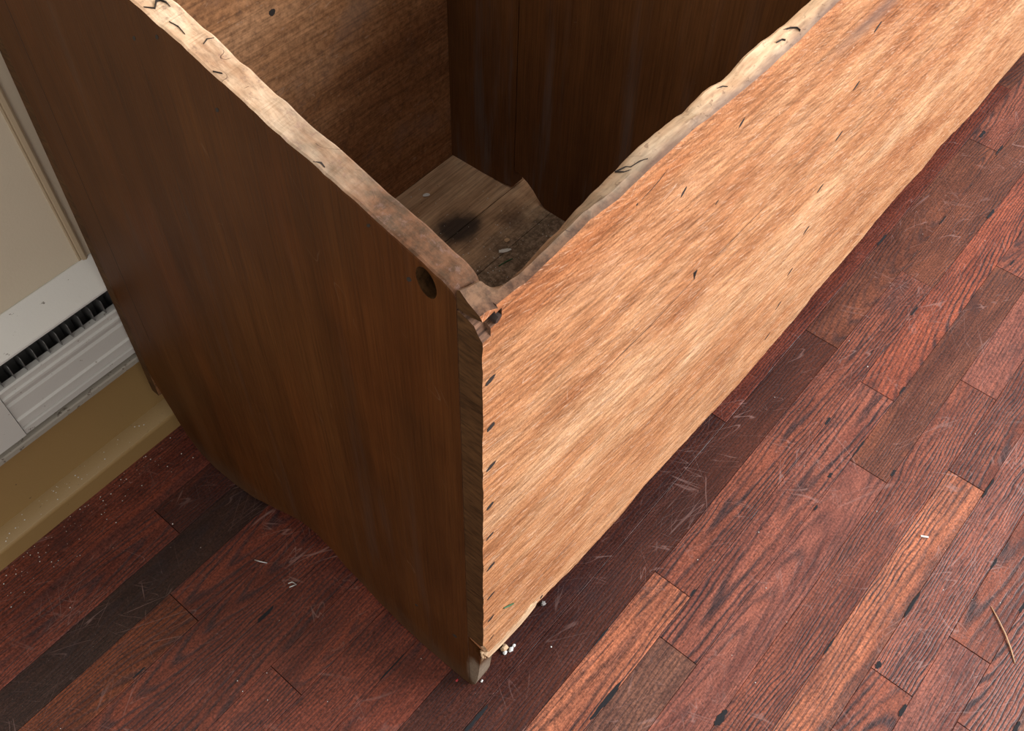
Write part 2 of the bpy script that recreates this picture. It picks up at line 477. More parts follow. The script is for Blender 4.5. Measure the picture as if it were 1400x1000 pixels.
def slab(name, along, s, bo, to, bi, ti, t0, t1, mats, parent, rows=24, bev=0.003, bot_bev=0.002, chamfer=None,
         ragged=0.0, top_mat=1, bot_mat=None, cap_mat=None):
    """board standing on edge. along: 'u' or 'v'; s positions; outer/inner bottom and top heights;
    t0 outer face, t1 inner face (the other axis)."""
    n = len(s)
    V, F, I = [], [], []
    rng = np.random.RandomState(11)
    ring_len = None
    jit = rng.uniform(-1, 1, rows + 1) * ragged
    for i in range(n):
        b0, a0, b1, a1 = bo[i], to[i], bi[i], ti[i]
        ch = chamfer[i] if chamfer is not None else (bot_bev, bot_bev)
        ring = [(t0 + ch[1], b0)]
        for k in range(rows + 1):
            f = k / rows
            ring.append((t0, b0 + ch[0] + (a0 - bev - b0 - ch[0]) * f))
        bi_ = min(bev, 0.003)
        ring += [(t0 + bev * 0.30, a0 - bev * 0.42), (t0 + bev * 1.15, a0 - bev * 0.05), (t1 - bi_, a1), (t1 - bi_ * 0.3, a1 - bi_ * 0.35)]
        for k in range(rows + 1):
            f = 1 - k / rows
            ring.append((t1, b1 + bot_bev + (a1 - bi_ - b1 - bot_bev) * f))
        ring.append((t1 - bot_bev, b1))
        ring_len = len(ring)
        for q, (t, w) in enumerate(ring):
            ds = 0.0
            if ragged and i == 0 and 1 <= q <= rows + 1:
                ds = jit[q - 1]
            V.append((s[i] + ds, t, w) if along == 'u' else (t, s[i] + ds, w))
    R = ring_len
    for i in range(n - 1):
        for q in range(R):
            r = (q + 1) % R
            F.append((i * R + q, i * R + r, (i + 1) * R + r, (i + 1) * R + q))
            mi = 0
            if rows + 2 <= q <= rows + 4:
                mi = top_mat
            elif bot_mat is not None and q == 0 and chamfer is not None and chamfer[i][0] > 0.004:
                mi = bot_mat
            I.append(mi)
    for base, cm in ((0, 0), ((n - 1) * R, 1)):
        for q in range(R // 2 - 1):
            F.append((base + q, base + q + 1, base + R - 2 - q, base + R - 1 - q))
            I.append(cap_mat[cm] if cap_mat else 0)
    return mesh_obj(name, V, F, mats, parent, I)


def prism(name, pts, axis, a0, a1, mats, parent=None):
    """flat outline pts extruded along axis 0/1/2 between a0 and a1 (local frame)"""
    def mk(a, p):
        q = list(p)
        q.insert(axis, a)
        return tuple(q)
    n = len(pts)
    v = [mk(a0, p) for p in pts] + [mk(a1, p) for p in pts]
    f = [(i, (i + 1) % n, n + (i + 1) % n, n + i) for i in range(n)] + [tuple(range(n)), tuple(range(n, 2 * n))]
    return mesh_obj(name, v, f, mats, parent)


def cut(o, verts, faces, mat):
    c = mesh_obj('cutter', verts, faces, mat, o.parent)
    md = o.modifiers.new('cut', 'BOOLEAN')
    md.operation = 'DIFFERENCE'
    md.object = c
    md.solver = 'EXACT'
    try:
        md.material_mode = 'TRANSFER'
    except Exception:
        pass
    dg = bpy.context.evaluated_depsgraph_get()
    me = bpy.data.meshes.new_from_object(o.evaluated_get(dg))
    o.modifiers.clear()
    old = o.data
    o.data = me
    bpy.data.meshes.remove(old)
    cm = c.data
    bpy.data.objects.remove(c)
    bpy.data.meshes.remove(cm)


def lump(name, loc, size, mat, seed=0, parent=None, sub=1):
    bm = bmesh.new()
    bmesh.ops.create_icosphere(bm, subdivisions=sub, radius=1.0)
    rng = random.Random(seed)
    for q in bm.verts:
        k = 0.7 + 0.55 * rng.random()
        q.co = Vector((q.co.x * size[0] * k, q.co.y * size[1] * k, q.co.z * size[2] * (0.8 + 0.3 * rng.random())))
    zmin = min(q.co.z for q in bm.verts)
    for q in bm.verts:
        q.co.z -= zmin
    me = bpy.data.meshes.new(name)
    bm.to_mesh(me)
    bm.free()
    me.materials.append(mat)
    o = bpy.data.objects.new(name, me)
    COL.objects.link(o)
    o.location = loc
    if parent:
        o.parent = parent
    return o


def tube(name, pts, rad, mat, parent=None, sides=6):
    V, F = [], []
    n = len(pts)
    P = [Vector(p) for p in pts]
    rads = rad if isinstance(rad, (list, tuple)) else [rad] * n
    for i in range(n):
        d = (P[min(i + 1, n - 1)] - P[max(i - 1, 0)]).normalized()
        a = d.orthogonal().normalized() if abs(d.z) > 0.9 else d.cross(Vector((0, 0, 1))).normalized()
        b = d.cross(a)
        for k in range(sides):
            t = 2 * math.pi * k / sides
            V.append(P[i] + (a * math.cos(t) + b * math.sin(t)) * rads[i])
    for i in range(n - 1):
        for k in range(sides):
            m = (k + 1) % sides
            F.append((i * sides + k, i * sides + m, (i + 1) * sides + m, (i + 1) * sides + k))
    F += [tuple(range(sides)), tuple(range((n - 1) * sides, n * sides))]
    return mesh_obj(name, V, F, mat, parent, smooth=True)


# ------------------------------------------------------------------ floor
v, f = box_data(-1.3, 3.0, -1.2, 1.0, -0.05, -0.019)
floor = tag(mesh_obj('floor', v, f, M_SUB), 'worn red stained oak strip floor under the wooden bin', kind='structure')

U = 1.25
edges = [0.74, 0.6905, 0.6435, 0.5985, 0.551, 0.5045, 0.4565, 0.411, 0.366, 0.3165, 0.269, 0.2205, 0.1745, 0.129, 0.083,
         0.0365, -0.0095, -0.053, -0.099, -0.1435]
while edges[-1] > -0.85:
    edges.append(edges[-1] - 0.0455)
joints = {1: [-0.22, 0.52], 2: [0.1436, 0.9], 3: [-0.35, 0.62], 4: [0.0921, 0.8], 5: [-0.16, 0.5], 6: [-0.05, 0.7], 7: [0.1089, 0.9],
          8: [-0.2, 0.45], 9: [0.05, 0.8], 10: [0.02, 0.653, 1.45], 11: [-0.02, 0.8358, 1.3043], 12: [0.444, 1.0041], 13: [0.3884, 0.809, 1.5],
          14: [0.12, 0.7023, 1.0934], 15: [0.30, 0.890, 1.35], 16: [0.33, 0.7635, 1.2], 17: [0.500, 0.98], 18: [0.28, 0.5813, 1.1],
          19: [0.506, 0.93], 20: [0.40, 0.80]}
# tones: plank colours, grain strength in alpha
T = {'dark': (0.062, 0.020, 0.014, 0.75), 'black': (0.030, 0.015, 0.012, 0.45), 'red': (0.150, 0.042, 0.027, 0.95),
     'redd': (0.130, 0.035, 0.022, 0.90), 'mid': (0.185, 0.065, 0.043, 1.20), 'brown': (0.130, 0.050, 0.031, 0.90),
     'light': (0.330, 0.130, 0.074, 1.20), 'pink': (0.205, 0.080, 0.060, 0.80), 'bright': (0.25, 0.076, 0.045, 1.30),
     'orange': (0.125, 0.036, 0.016, 0.80), 'grey': (0.150, 0.076, 0.055, 0.75), 'bold': (0.215, 0.080, 0.056, 1.40)}
tones = {0: ['red'], 1: ['redd', 'redd', 'red'], 2: ['redd', 'dark', 'red'], 3: ['red', 'black', 'red'], 4: ['orange', 'redd', 'mid'],
         5: ['redd', 'redd', 'mid'], 6: ['redd', 'redd', 'mid'], 7: ['red', 'redd', 'mid'], 8: ['red', 'redd', 'mid'], 9: ['brown', 'redd', 'mid'],
         10: ['brown', 'dark', 'redd', 'brown'], 11: ['brown', 'dark', 'brown', 'mid'], 12: ['light', 'mid', 'brown'],
         13: ['grey', 'bold', 'bright', 'mid'], 14: ['grey', 'pink', 'brown', 'mid'], 15: ['mid', 'mid', 'pink', 'mid'],
         16: ['mid', 'light', 'mid', 'red'], 17: ['mid', 'bold', 'pink'], 18: ['mid', 'pink', 'mid', 'red'],
         19: ['pink', 'bold', 'mid'], 20: ['mid', 'grey', 'pink']}
names = list(T)
rng = random.Random(3)
X0, X1 = -0.95, 2.25
for r in range(len(edges) - 1):
    y1, y0 = edges[r] * U, edges[r + 1] * U
    js = joints.get(r) or [rng.uniform(-0.3, 0.3) + k * 0.62 for k in range(3)]
    xs = [X0] + [j * U for j in js if X0 < j * U < X1 - 0.1] + [X1]
    tt = tones.get(r)
    for k in range(len(xs) - 1):
        cx, cy = (xs[k] + xs[k + 1]) / 2, (y0 + y1) / 2
        hx, hy = (xs[k + 1] - xs[k]) / 2 - 0.0004, (y1 - y0) / 2 - 0.0002
        dz = rng.uniform(-0.0003, 0.0003)
        v, f = box_data(-hx, hx, -hy, hy, -0.019, dz, 0.0004)
        p = mesh_obj('plank', v, f, M_FLOOR, floor)
        p.location = (cx, cy, 0)
        tn = tt[min(k, len(tt) - 1)] if tt else rng.choice(['mid', 'pink', 'bold', 'brown', 'red'])
        c = T[tn]
        j = rng.uniform(0.92, 1.08)
        p.color = (c[0] * j * 1.12, c[1] * j * 1.02, c[2] * j, c[3])

# dark filler and knots in the floor: (x, y, length, width)
fillers = [(0.376, 0.164, 0.075, 0.012), (0.916, 0.162, 0.020, 0.010), (0.837, 0.113, 0.012, 0.010), (1.038, 0.104, 0.022, 0.006), (0.899, 0.046, 0.016, 0.009),
           (0.902, 0.104, 0.045, 0.006), (0.735, -0.067, 0.055, 0.008), (0.634, -0.072, 0.014, 0.014), (0.602, -0.122, 0.026, 0.010),
           (0.671, -0.238, 0.030, 0.010), (0.963, -0.068, 0.050, 0.008), (0.858, -0.124, 0.028, 0.006), (0.615, -0.012, 0.040, 0.005),
           (0.178, 0.571, 0.038, 0.009), (0.563, 0.162, 0.016, 0.007), (0.437, 0.218, 0.036, 0.005), (1.297, 0.276, 0.040, 0.007),
           (1.473, 0.162, 0.035, 0.010), (0.827, -0.179, 0.030, 0.008), (1.656, 0.262, 0.030, 0.012), (0.778, 0.102, 0.012, 0.006),
           (1.638, 0.220, 0.040, 0.007), (0.234, 0.396, 0.050, 0.004), (1.390, 0.086, 0.018, 0.006), (1.191, 0.162, 0.030, 0.006),
           (1.407, 0.218, 0.030, 0.005), (0.45, 0.044, 0.030, 0.016), (0.023, 0.634, 0.022, 0.005), (0.255, 0.272, 0.060, 0.010)]
for k, (x, y, ln, wd) in enumerate(fillers):
    q = random.Random(k)
    n = 18
    pts = []
    for i in range(n):
        a = 2 * math.pi * i / n
        kx = 0.42 * ln * math.cos(a) * q.uniform(0.75, 1.1)
        ky = 0.27 * wd * math.copysign(abs(math.sin(a)) ** 0.6, math.sin(a)) * q.uniform(0.5, 1.2)
        pts.append((kx, ky))
    o = prism('wood_filler', pts, 2, -0.0006, 0.0004 + 0.0001, M_FILL, floor)
    o.location = (x, y, 0)

# ------------------------------------------------------------------ wall, baseboard, trim
v, f = box_data(-1.3, 3.0, 0.94, 1.04, -0.019, 2.6)
tag(mesh_obj('wall_back', v, f, M_WALL), 'cream painted wall behind the bin', kind='structure')
prof = [(0.945, -0.01), (0.915, -0.01), (0.915, 0.02), (0.915, 0.21), (0.918, 0.214), (0.945, 0.214)]
bb = tag(extrude_profile('baseboard_back', prof, -1.3, 3.0, M_BASE), 'tan brown baseboard below the heater', kind='structure')
shoe = [(0.916, -0.004), (0.8875, -0.004), (0.8875, 0.0285), (0.8882, 0.0306), (0.8900, 0.0318)]
extrude_profile('shoe_moulding', shoe + [(0.916, 0.0318)], -1.3, 3.0, M_BASE, bb)
ledge = [(0.8895, 0.0310), (0.8905, 0.0328)] + [(0.8905 + 0.0255 * k / 6, 0.0328 + 0.0058 * math.sin(k / 6 * 1.5)) for k in range(1, 7)] + [(0.916, 0.031)]
extrude_profile('ledge', ledge, -1.3, 3.0, M_LEDGE, bb)
bt = [(0.2875, 0.941), (0.2875, 0.9385), (0.2890, 0.9378), (0.2905, 0.9385), (0.2915, 0.9365), (0.2955, 0.9352), (0.2985, 0.9365), (0.2990, 0.941)]
tag(prism('trim_1', bt, 2, 0.325, 2.6, mat_paint('tan_batten_paint', (0.42, 0.33, 0.22), None, None, 0.6)), 'narrow tan batten on the cream wall', kind='structure')

# ------------------------------------------------------------------ baseboard heater
heater = bpy.data.objects.new('baseboard_heater', None)
COL.objects.link(heater)
heater.location = (0.1, 0.92, 0.155)
tag(heater, 'off-white metal baseboard heater with finned slot on the wall beside the bin', 'heater')
HX0, HX1 = -0.9, 0.95
hparts = []


def hp(name, prof, x0, x1, mat):
    o = extrude_profile(name, [(y - 0.92, z - 0.155) for y, z in prof], x0 - 0.1, x1 - 0.1, mat, heater)
    return o


hp('top_cover', [(0.9405, 0.3275), (0.9405, 0.3245), (0.9370, 0.3240), (0.9025, 0.3020), (0.9020, 0.3004), (0.9005, 0.3000), (0.8993, 0.3008), (0.8993, 0.3035), (0.9005, 0.3053), (0.9375, 0.3285)], HX0, HX1, M_COVER)
pan = [(0.9105, 0.2640), (0.9010, 0.2645), (0.8990, 0.2620), (0.9010, 0.2600), (0.9010, 0.2520), (0.8985, 0.2500),
       (0.8985, 0.2465), (0.9012, 0.2440), (0.9032, 0.2360), (0.9005, 0.2330), (0.9005, 0.2085), (0.8980, 0.2060), (0.8980, 0.2030), (0.9010, 0.2000),
       (0.9000, 0.1905), (0.9032, 0.1885), (0.8995, 0.1860), (0.9000, 0.1760), (0.9060, 0.1720), (0.9075, 0.1735), (0.9050, 0.1800), (0.9060, 0.2620), (0.9105, 0.2620)]
hp('front_panel', pan, 0.1175, HX1, M_PANEL)
cap = [(0.9105, 0.2650), (0.9000, 0.2660), (0.8975, 0.2630), (0.8970, 0.1780), (0.9060, 0.1700), (0.9075, 0.1735), (0.9050, 0.1800), (0.9060, 0.2620), (0.9105, 0.2620)]
hp('end_cap', cap, -0.25, 0.1165, M_PANEL)
hp('bottom_rail', [(0.9160, 0.1690), (0.9010, 0.1660), (0.8995, 0.1640), (0.8995, 0.1570), (0.9010, 0.1555), (0.9160, 0.1555)], HX0, HX1, M_LIP)
hp('back_plate', [(0.9400, 0.1600), (0.9370, 0.1600), (0.9370, 0.3200), (0.9400, 0.3200)], HX0, HX1, M_BLACK)
x = -0.02
fin_me = None
while x < 0.34:
    if fin_me is None:
        o = extrude_profile('fin', [(-0.0165, -0.105), (0.0165, -0.105), (0.0165, -0.003), (-0.0140, -0.003), (-0.0165, -0.006)], -0.0004, 0.0004, M_FIN, heater)
        fin_me = o.data
    else:
        o = bpy.data.objects.new('fin', fin_me)
        COL.objects.link(o)
        o.parent = heater
    o.location = (x - 0.1, 0.0, 0.135)
    x += 0.0165
tube('heating_pipe', [(HX0 - 0.1, 0.0, 0.075), (HX1 - 0.1, 0.0, 0.075)], 0.009, M_FIN, heater, 10)

# ------------------------------------------------------------------ the wooden bin
TH, PS = 0.033, 0.006
binr = bpy.data.objects.new('wooden_bin', None)
COL.objects.link(binr)
binr.location = (0.2823, 0.0, 0.0)
binr.rotation_euler = (0, TH, PS)
tag(binr, 'large worn open wooden bin, dark stained end and pale front board, wavy rim', 'wooden bin')
UE = 1.74       # length of the bin
YF, T = 0.283, 0.0235

# front board: long pale board lapped over the end boards
uo = [0.0, 0.0228, 0.0503, 0.0801, 0.1121, 0.1217, 0.1575, 0.18, 0.2038, 0.2285, 0.2557, 0.2884, 0.3256, 0.3669, 0.3962, 0.4274, 0.4477, 0.4897, 0.7, 1.0, 1.4, UE]
wo = [0.7330, 0.7300, 0.7268, 0.7290, 0.7313, 0.7330, 0.7280, 0.7302, 0.731, 0.7309, 0.7319, 0.7288, 0.7267, 0.7248, 0.7266, 0.7264, 0.7293, 0.7322, 0.73, 0.735, 0.73, 0.735]
ui = [0.0, 0.0215, 0.0291, 0.0409, 0.0547, 0.0669, 0.0918, 0.1114, 0.1302, 0.1458, 0.1682, 0.1913, 0.2004, 0.225, 0.2468, 0.2716, 0.299, 0.3283, 0.3427, 0.3604, 0.3873, 0.4065, 0.4341, 0.4719, 0.7, 1.0, UE]
wi = [0.7420, 0.7341, 0.7211, 0.7104, 0.7066, 0.7082, 0.7138, 0.7155, 0.7204, 0.7241, 0.727, 0.7291, 0.7312, 0.7301, 0.7311, 0.7271, 0.7315, 0.7258, 0.7266, 0.7316, 0.732, 0.7294, 0.7286, 0.73, 0.73, 0.735, 0.735]
ub = [0.0, 0.0091, 0.038, 0.0679, 0.0996, 0.1067, 0.1812, 0.2765, 0.3229, 0.4118, 0.5509, 0.6498, 0.7607, 0.768, 0.8652, 0.9369, 0.9784, 1.052, 1.1519, 1.2133, 1.3773, 1.4473, 1.5818, UE]
wb = [0.1560, 0.1155, 0.1110, 0.1064, 0.1084, 0.1068, 0.0898, 0.0830, 0.0940, 0.0853, 0.0700, 0.0740, 0.0780, 0.0880, 0.0881, 0.0906, 0.0980, 0.1004, 0.0940, 0.1040, 0.0850, 0.0950, 0.0980, 0.098]
s = np.unique(np.round(np.concatenate([np.linspace(0, 0.15, 60), np.linspace(0.15, 0.6, 110), np.linspace(0.6, UE, 150)]), 5))
bo = np.interp(s, ub, wb) + smooth_noise(1, s, 0.006) * 0.0012 + smooth_noise(2, s, 0.03) * 0.0015
to = np.interp(s, uo, wo) + smooth_noise(3, s, 0.008) * 0.0006
ti = np.interp(s, ui, wi) + smooth_noise(4, s, 0.010) * 0.0010
ch = [((0.010 + 0.10 * x + 0.003 * math.sin(x * 170) + 0.0015 * math.sin(x * 610)) if x < 0.093 else 0.002, 0.0042 if x < 0.093 else 0.002) for x in s]
front = slab('front_board', 'u', s, bo, to, bo + 0.001, ti, YF, YF + T - 0.0006, [M_FRONT, M_FRIM, M_ENDGRAIN, M_RAW, M_SPLINTER], binr,
             rows=60, bev=0.0080, chamfer=ch, ragged=0.0007, top_mat=1, bot_mat=3, cap_mat=(2, 2))
front['label'] = 'pale worn front board with wavy rubbed rim'


def wedge(c, hs, rot):
    R = Euler(rot).to_matrix()
    v, f = box_data(-hs[0], hs[0], -hs[1], hs[1], -hs[2], hs[2])
    return [tuple(R @ Vector(q) + Vector(c)) for q in v], f


# broken-out corner below the rim
def cut_prism(o, pts, u0, u1, mat):
    n = len(pts)
    vv = [(u0, a, b) for a, b in pts] + [(u1, a, b) for a, b in pts]
    ff = [(i, (i + 1) % n, n + (i + 1) % n, n + i) for i in range(n)] + [tuple(range(n)), tuple(range(n, 2 * n))]
    cut(o, vv, ff, mat)


cut_prism(front, [(0.2780, 0.7265), (0.2780, 0.7095), (0.2960, 0.7185), (0.3080, 0.7212), (0.3080, 0.7226), (0.2930, 0.7228)], -0.01, 0.0135, M_SPLINTER)
cut_prism(front, [(0.2780, 0.6960), (0.2780, 0.7160), (0.2905, 0.7160), (0.2868, 0.7090)], -0.01, 0.0085, M_SPLINTER)
cut_prism(front, [(0.2780, 0.7240), (0.2780, 0.7130), (0.2880, 0.7150), (0.2880, 0.7220)], 0.0125, 0.0200, M_SPLINTER)
# rubbed-off top outer corner
v, f = wedge((0.000, 0.2760, 0.7400), (0.020, 0.0140, 0.0120), (0.75, 0.10, 0.28))
cut(front, v, f, M_FRIM)
front.data.polygons.foreach_set('use_smooth', [True] * len(front.data.polygons))
front.data.set_sharp_from_angle(angle=0.6)

pg = tube('peg', [(0.0150, 0.2815, 0.7170), (0.0130, 0.3000, 0.7195)], 0.0038, M_RUST, binr, 7)
pg.data.polygons.foreach_set('use_smooth', [False] * len(pg.data.polygons))
pg['label'] = 'dark broken peg in the splintered corner'

# end board: dark, grain upright, curved cut-out along its foot
vb = [0.2885, 0.2910, 0.2936, 0.2980, 0.3035, 0.3135, 0.3334, 0.3836, 0.4238, 0.4643, 0.4984, 0.5196, 0.5374, 0.568, 0.5958, 0.6278, 0.6544, 0.7031, 0.7437, 0.7896, 0.8166, 0.8392, 0.8513, 0.876]
hb = [0.1130, 0.0740, 0.0402, 0.0200, 0.0060, 0.0010, 0.0005, 0.0010, 0.0083, 0.0214, 0.0400, 0.0470, 0.0640, 0.0765, 0.0754, 0.0571, 0.0419, 0.0141, 0.0030, 0.0010, 0.0106, 0.0377, 0.0739, 0.150]
vt = [0.3065, 0.3074, 0.3110, 0.3215, 0.3609, 0.401, 0.4376, 0.4559, 0.4915, 0.5259, 0.5534, 0.6152, 0.7, 0.80, 0.876]
ht = [0.7300, 0.7342, 0.7378, 0.7421, 0.7539, 0.7650, 0.7745, 0.7788, 0.7885, 0.7985, 0.8073, 0.824, 0.848, 0.876, 0.895]
s = np.unique(np.round(np.concatenate([np.linspace(0.3065, 0.345, 16), np.linspace(0.345, 0.876, 190)]), 5))
bo = np.interp(s, vb, hb) + np.abs(smooth_noise(5, s, 0.006)) * 0.0012
to = np.interp(s, vt, ht) + smooth_noise(6, s, 0.006) * 0.0007 + smooth_noise(16, s, 0.022) * 0.0008
ti = np.interp(s, vt, ht) + smooth_noise(7, s, 0.012) * 0.0014 - 0.0008
endb = slab('end_board', 'v', s, bo, to, bo + 0.001, ti, 0.0, 0.025, [M_END, M_RIM, M_ENDGRAIN], binr, rows=8, bev=0.0022, top_mat=1, cap_mat=(1, 2))
endb['label'] = 'dark brown stained end board with pale worn top edge'
# round finger hole bored at a slant near the corner
vv, ff = [], []
n = 28
for k, (du, dw) in enumerate(((-0.004, 0.003), (0.021, -0.010))):
    for i in range(n):
        a = 2 * math.pi * i / n
        vv.append((du, 0.3340 + 0.0095 * math.cos(a) + 0.0015 * math.sin(a), 0.7275 + dw * 0.6 + 0.0140 * math.sin(a)))
ff = [(i, (i + 1) % n, n + (i + 1) % n, n + i) for i in range(n)] + [tuple(range(n)), tuple(range(n, 2 * n))]
cut(endb, vv, ff, M_ENDGRAIN)
# worn foot under the end of the front board
foot = [(0.3072, 0.150), (0.2990, 0.134), (0.2900, 0.121), (0.2888, 0.108), (0.2905, 0.074), (0.2932, 0.040), (0.2972, 0.017), (0.3035, 0.004), (0.3075, 0.0008)]
prism('foot', foot, 0, 0.0008, 0.0235, M_END, binr)

# far end board, standing on its shorter foot
pts = [(0.3065, 0.065), (0.876, 0.065), (0.876, 0.895), (0.3065, 0.735)]
prism('end_board', pts, 0, UE - 0.027, UE - 0.002, M_END, binr)

# back board
s = np.linspace(0, UE, 120)
one = np.ones_like(s)
slab('back_board', 'u', s, 0.10 * one, (0.895 + 0.003 * smooth_noise(9, s, 0.1)), 0.10 * one, (0.896 + 0.003 * smooth_noise(9, s, 0.1)), 0.876, 0.892,
     [M_BACK, M_FRIM, M_ENDGRAIN], binr, rows=2, bev=0.003, cap_mat=(2, 2))

# divider: two upright boards, lower corner of the second broken away
UD = 0.606
A = [(0.8755, 0.1408), (0.8071, 0.1412), (0.7800, 0.1435), (0.7639, 0.1452), (0.7540, 0.1480), (0.7462, 0.1490), (0.7455, 0.1700), (0.7450, 0.850), (0.8755, 0.888)]
B = [(0.7435, 0.1870), (0.7420, 0.1825), (0.7340, 0.1822), (0.7289, 0.1808), (0.7180, 0.1755), (0.7047, 0.1651), (0.6950, 0.1540), (0.6829, 0.1435),
     (0.6700, 0.1418), (0.6492, 0.1410), (0.3090, 0.1405), (0.3090, 0.722), (0.7435, 0.848)]
for P in (A, B):
    prism('divider_board', P, 0, UD, UD + 0.024, M_DIV, binr)

# bottom boards run lengthwise
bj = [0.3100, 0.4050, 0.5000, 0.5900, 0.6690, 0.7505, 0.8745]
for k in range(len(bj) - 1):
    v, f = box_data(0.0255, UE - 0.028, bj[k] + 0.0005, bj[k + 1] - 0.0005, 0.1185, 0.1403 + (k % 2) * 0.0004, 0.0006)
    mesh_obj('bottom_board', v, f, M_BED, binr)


# nails and nail holes: flush dark pieces, the shade inside the holes coloured in
def slot(name, c, ln, wd, ang, face, mat=M_HOLE, depth=0.0016, lift=0.0002, seed=0):
    q = random.Random(seed)
    n = 8
    pts = []
    for i in range(n):
        a = 2 * math.pi * i / n
        x, y = 0.5 * ln * math.cos(a) * q.uniform(0.85, 1.1), 0.5 * wd * math.sin(a) * q.uniform(0.8, 1.15)
        pts.append((c[0] + x * math.cos(ang) - y * math.sin(ang), c[1] + x * math.sin(ang) + y * math.cos(ang)))
    if face == 'front':
        return prism(name, pts, 1, YF - lift, YF + depth, mat, binr)
    return prism(name, pts, 0, -lift, depth, mat, binr)


for k, (u, w) in enumerate([(0.0082, 0.6528), (0.0095, 0.5903), (0.0099, 0.5313), (0.0094, 0.4662), (0.0098, 0.4099), (0.0113, 0.3443), (0.0118, 0.2762), (0.0122, 0.2181), (0.0139, 0.1627)]):
    slot('nail', (u, w), [0.012, 0.011, 0.013, 0.011, 0.012, 0.013, 0.014, 0.013, 0.011][k], [0.0062, 0.0072, 0.0060, 0.0070, 0.0045, 0.0062, 0.0048, 0.0064, 0.003][k], 0.22, 'front', M_HOLE, seed=k)
for k, (u, w) in enumerate([(0.6228, 0.6375), (0.6215, 0.5653), (0.6229, 0.4948), (0.6218, 0.4147), (0.6256, 0.3413), (0.6204, 0.2679), (0.6215, 0.1988), (0.6213, 0.1317)]):
    slot('nail', (u, w), 0.015, 0.0052, 0.45, 'front', M_HOLE, seed=20 + k)
slot('nail_hole', (0.2575, 0.6637), 0.011, 0.0040, 0.8, 'front', seed=41)
slot('nail_hole', (0.3403, 0.6855), 0.010, 0.0042, 0.7, 'front', seed=40)
slot('nail_hole', (0.3300, 0.5997), 0.006, 0.0022, 0.4, 'front', seed=42)
slot('nail_hole', (0.1820, 0.7030), 0.0025, 0.0025, 0.4, 'front', seed=43)
slot('nail_hole', (0.1060, 0.1150), 0.007, 0.0060, 1.2, 'front', seed=44)
for k, (vv_, ww_) in enumerate([(0.388, 0.1200), (0.327, 0.1235), (0.3865, 0.7485), (0.3508, 0.7194), (0.5935, 0.8035), (0.6270, 0.7870), (0.5390, 0.7670)]):
    slot('nail_hole', (vv_, ww_), [0.006, 0.008, 0.005, 0.006, 0.006, 0.006, 0.006][k], [0.004, 0.0065, 0.003, 0.004, 0.003, 0.003, 0.003][k], -0.9, 'end', seed=50 + k)


for k, (u, w) in enumerate([(0.3069, 0.55)]):
    pts = [(u + 0.005 * math.cos(a) * (1 + 0.2 * math.sin(3 * a)), w + 0.0045 * math.sin(a)) for a in [i * 0.785 for i in range(8)]]
    prism('nail_hole', pts, 1, 0.8757, 0.8775, M_HOLE, binr)

# long thin splits in the boards, their inner shade coloured on as strips
def crack(name, pts, wid, face):
    L, R = [], []
    q = random.Random(len(pts))
    n = len(pts)
    for i, (a, b) in enumerate(pts):
        w = wid * (0.2 + 0.8 * math.sin(math.pi * (i + 0.15) / (n - 0.7))) * q.uniform(0.7, 1.2)
        L.append((a, b + w))
        R.append((a + w * 0.3, b - w))
    P = L + R[::-1]
    return prism(name, P, 1 if face == 'front' else 0, (YF if face == 'front' else 0) - 0.00015, (YF if face == 'front' else 0) + 0.002, M_HOLE, binr)


crack('split', [(0.165, 0.5005), (0.20, 0.4992), (0.235, 0.4975), (0.27, 0.4985), (0.30, 0.5000), (0.323, 0.5010)], 0.0006, 'front')
crack('split', [(0.323, 0.5010), (0.36, 0.5022), (0.40, 0.5026), (0.44, 0.5040), (0.48, 0.5046)], 0.0003, 'front')
crack('split', [(0.3215, 0.5000), (0.3200, 0.5080), (0.3235, 0.5140), (0.3160, 0.5150)], 0.0009, 'front')
crack('split', [(0.188, 0.7040), (0.2000, 0.7055), (0.2120, 0.7085), (0.222, 0.7130)], 0.0007, 'front')
sl = [(0.8300, 0.26), (0.8305, 0.45), (0.8312, 0.65), (0.8320, 0.86)]
prism('split', [(a - 0.0003, b) for a, b in sl] + [(a + 0.0003, b) for a, b in sl[::-1]], 0, -0.00012, 0.002, M_HOLE, binr)

# drying cracks across the worn rims: ribbons that follow the rim surface
def rim_crack(board, pts, wid):
    top = []
    for a, b in pts:
        if board == 'front':
            k = min(max((b - YF) / T, 0), 1)
            top.append(Vector((a, b, np.interp(a, uo, wo) * (1 - k) + np.interp(a, ui, wi) * k + 0.0004)))
        else:
            top.append(Vector((b, a, np.interp(a, vt, ht) + 0.0006)))
    V, F = [], []
    n = len(top)
    for i, p in enumerate(top):
        d = top[min(i + 1, n - 1)] - top[max(i - 1, 0)]
        sd = Vector((-d.y, d.x, 0)).normalized() * wid * (1.0 if 0 < i < n - 1 else 0.3)
        V += [p + sd, p - sd, p + sd - Vector((0, 0, 0.003)), p - sd - Vector((0, 0, 0.003))]
    for i in range(n - 1):
        a, b = 4 * i, 4 * i + 4
        F += [(a, b, b + 1, a + 1), (a + 2, a + 3, b + 3, b + 2), (a, a + 2, b + 2, b), (a + 1, b + 1, b + 3, a + 3)]
    F += [(0, 1, 3, 2), (4 * n - 4, 4 * n - 2, 4 * n - 1, 4 * n - 3)]
    mesh_obj('split', V, F, M_HOLE, binr)


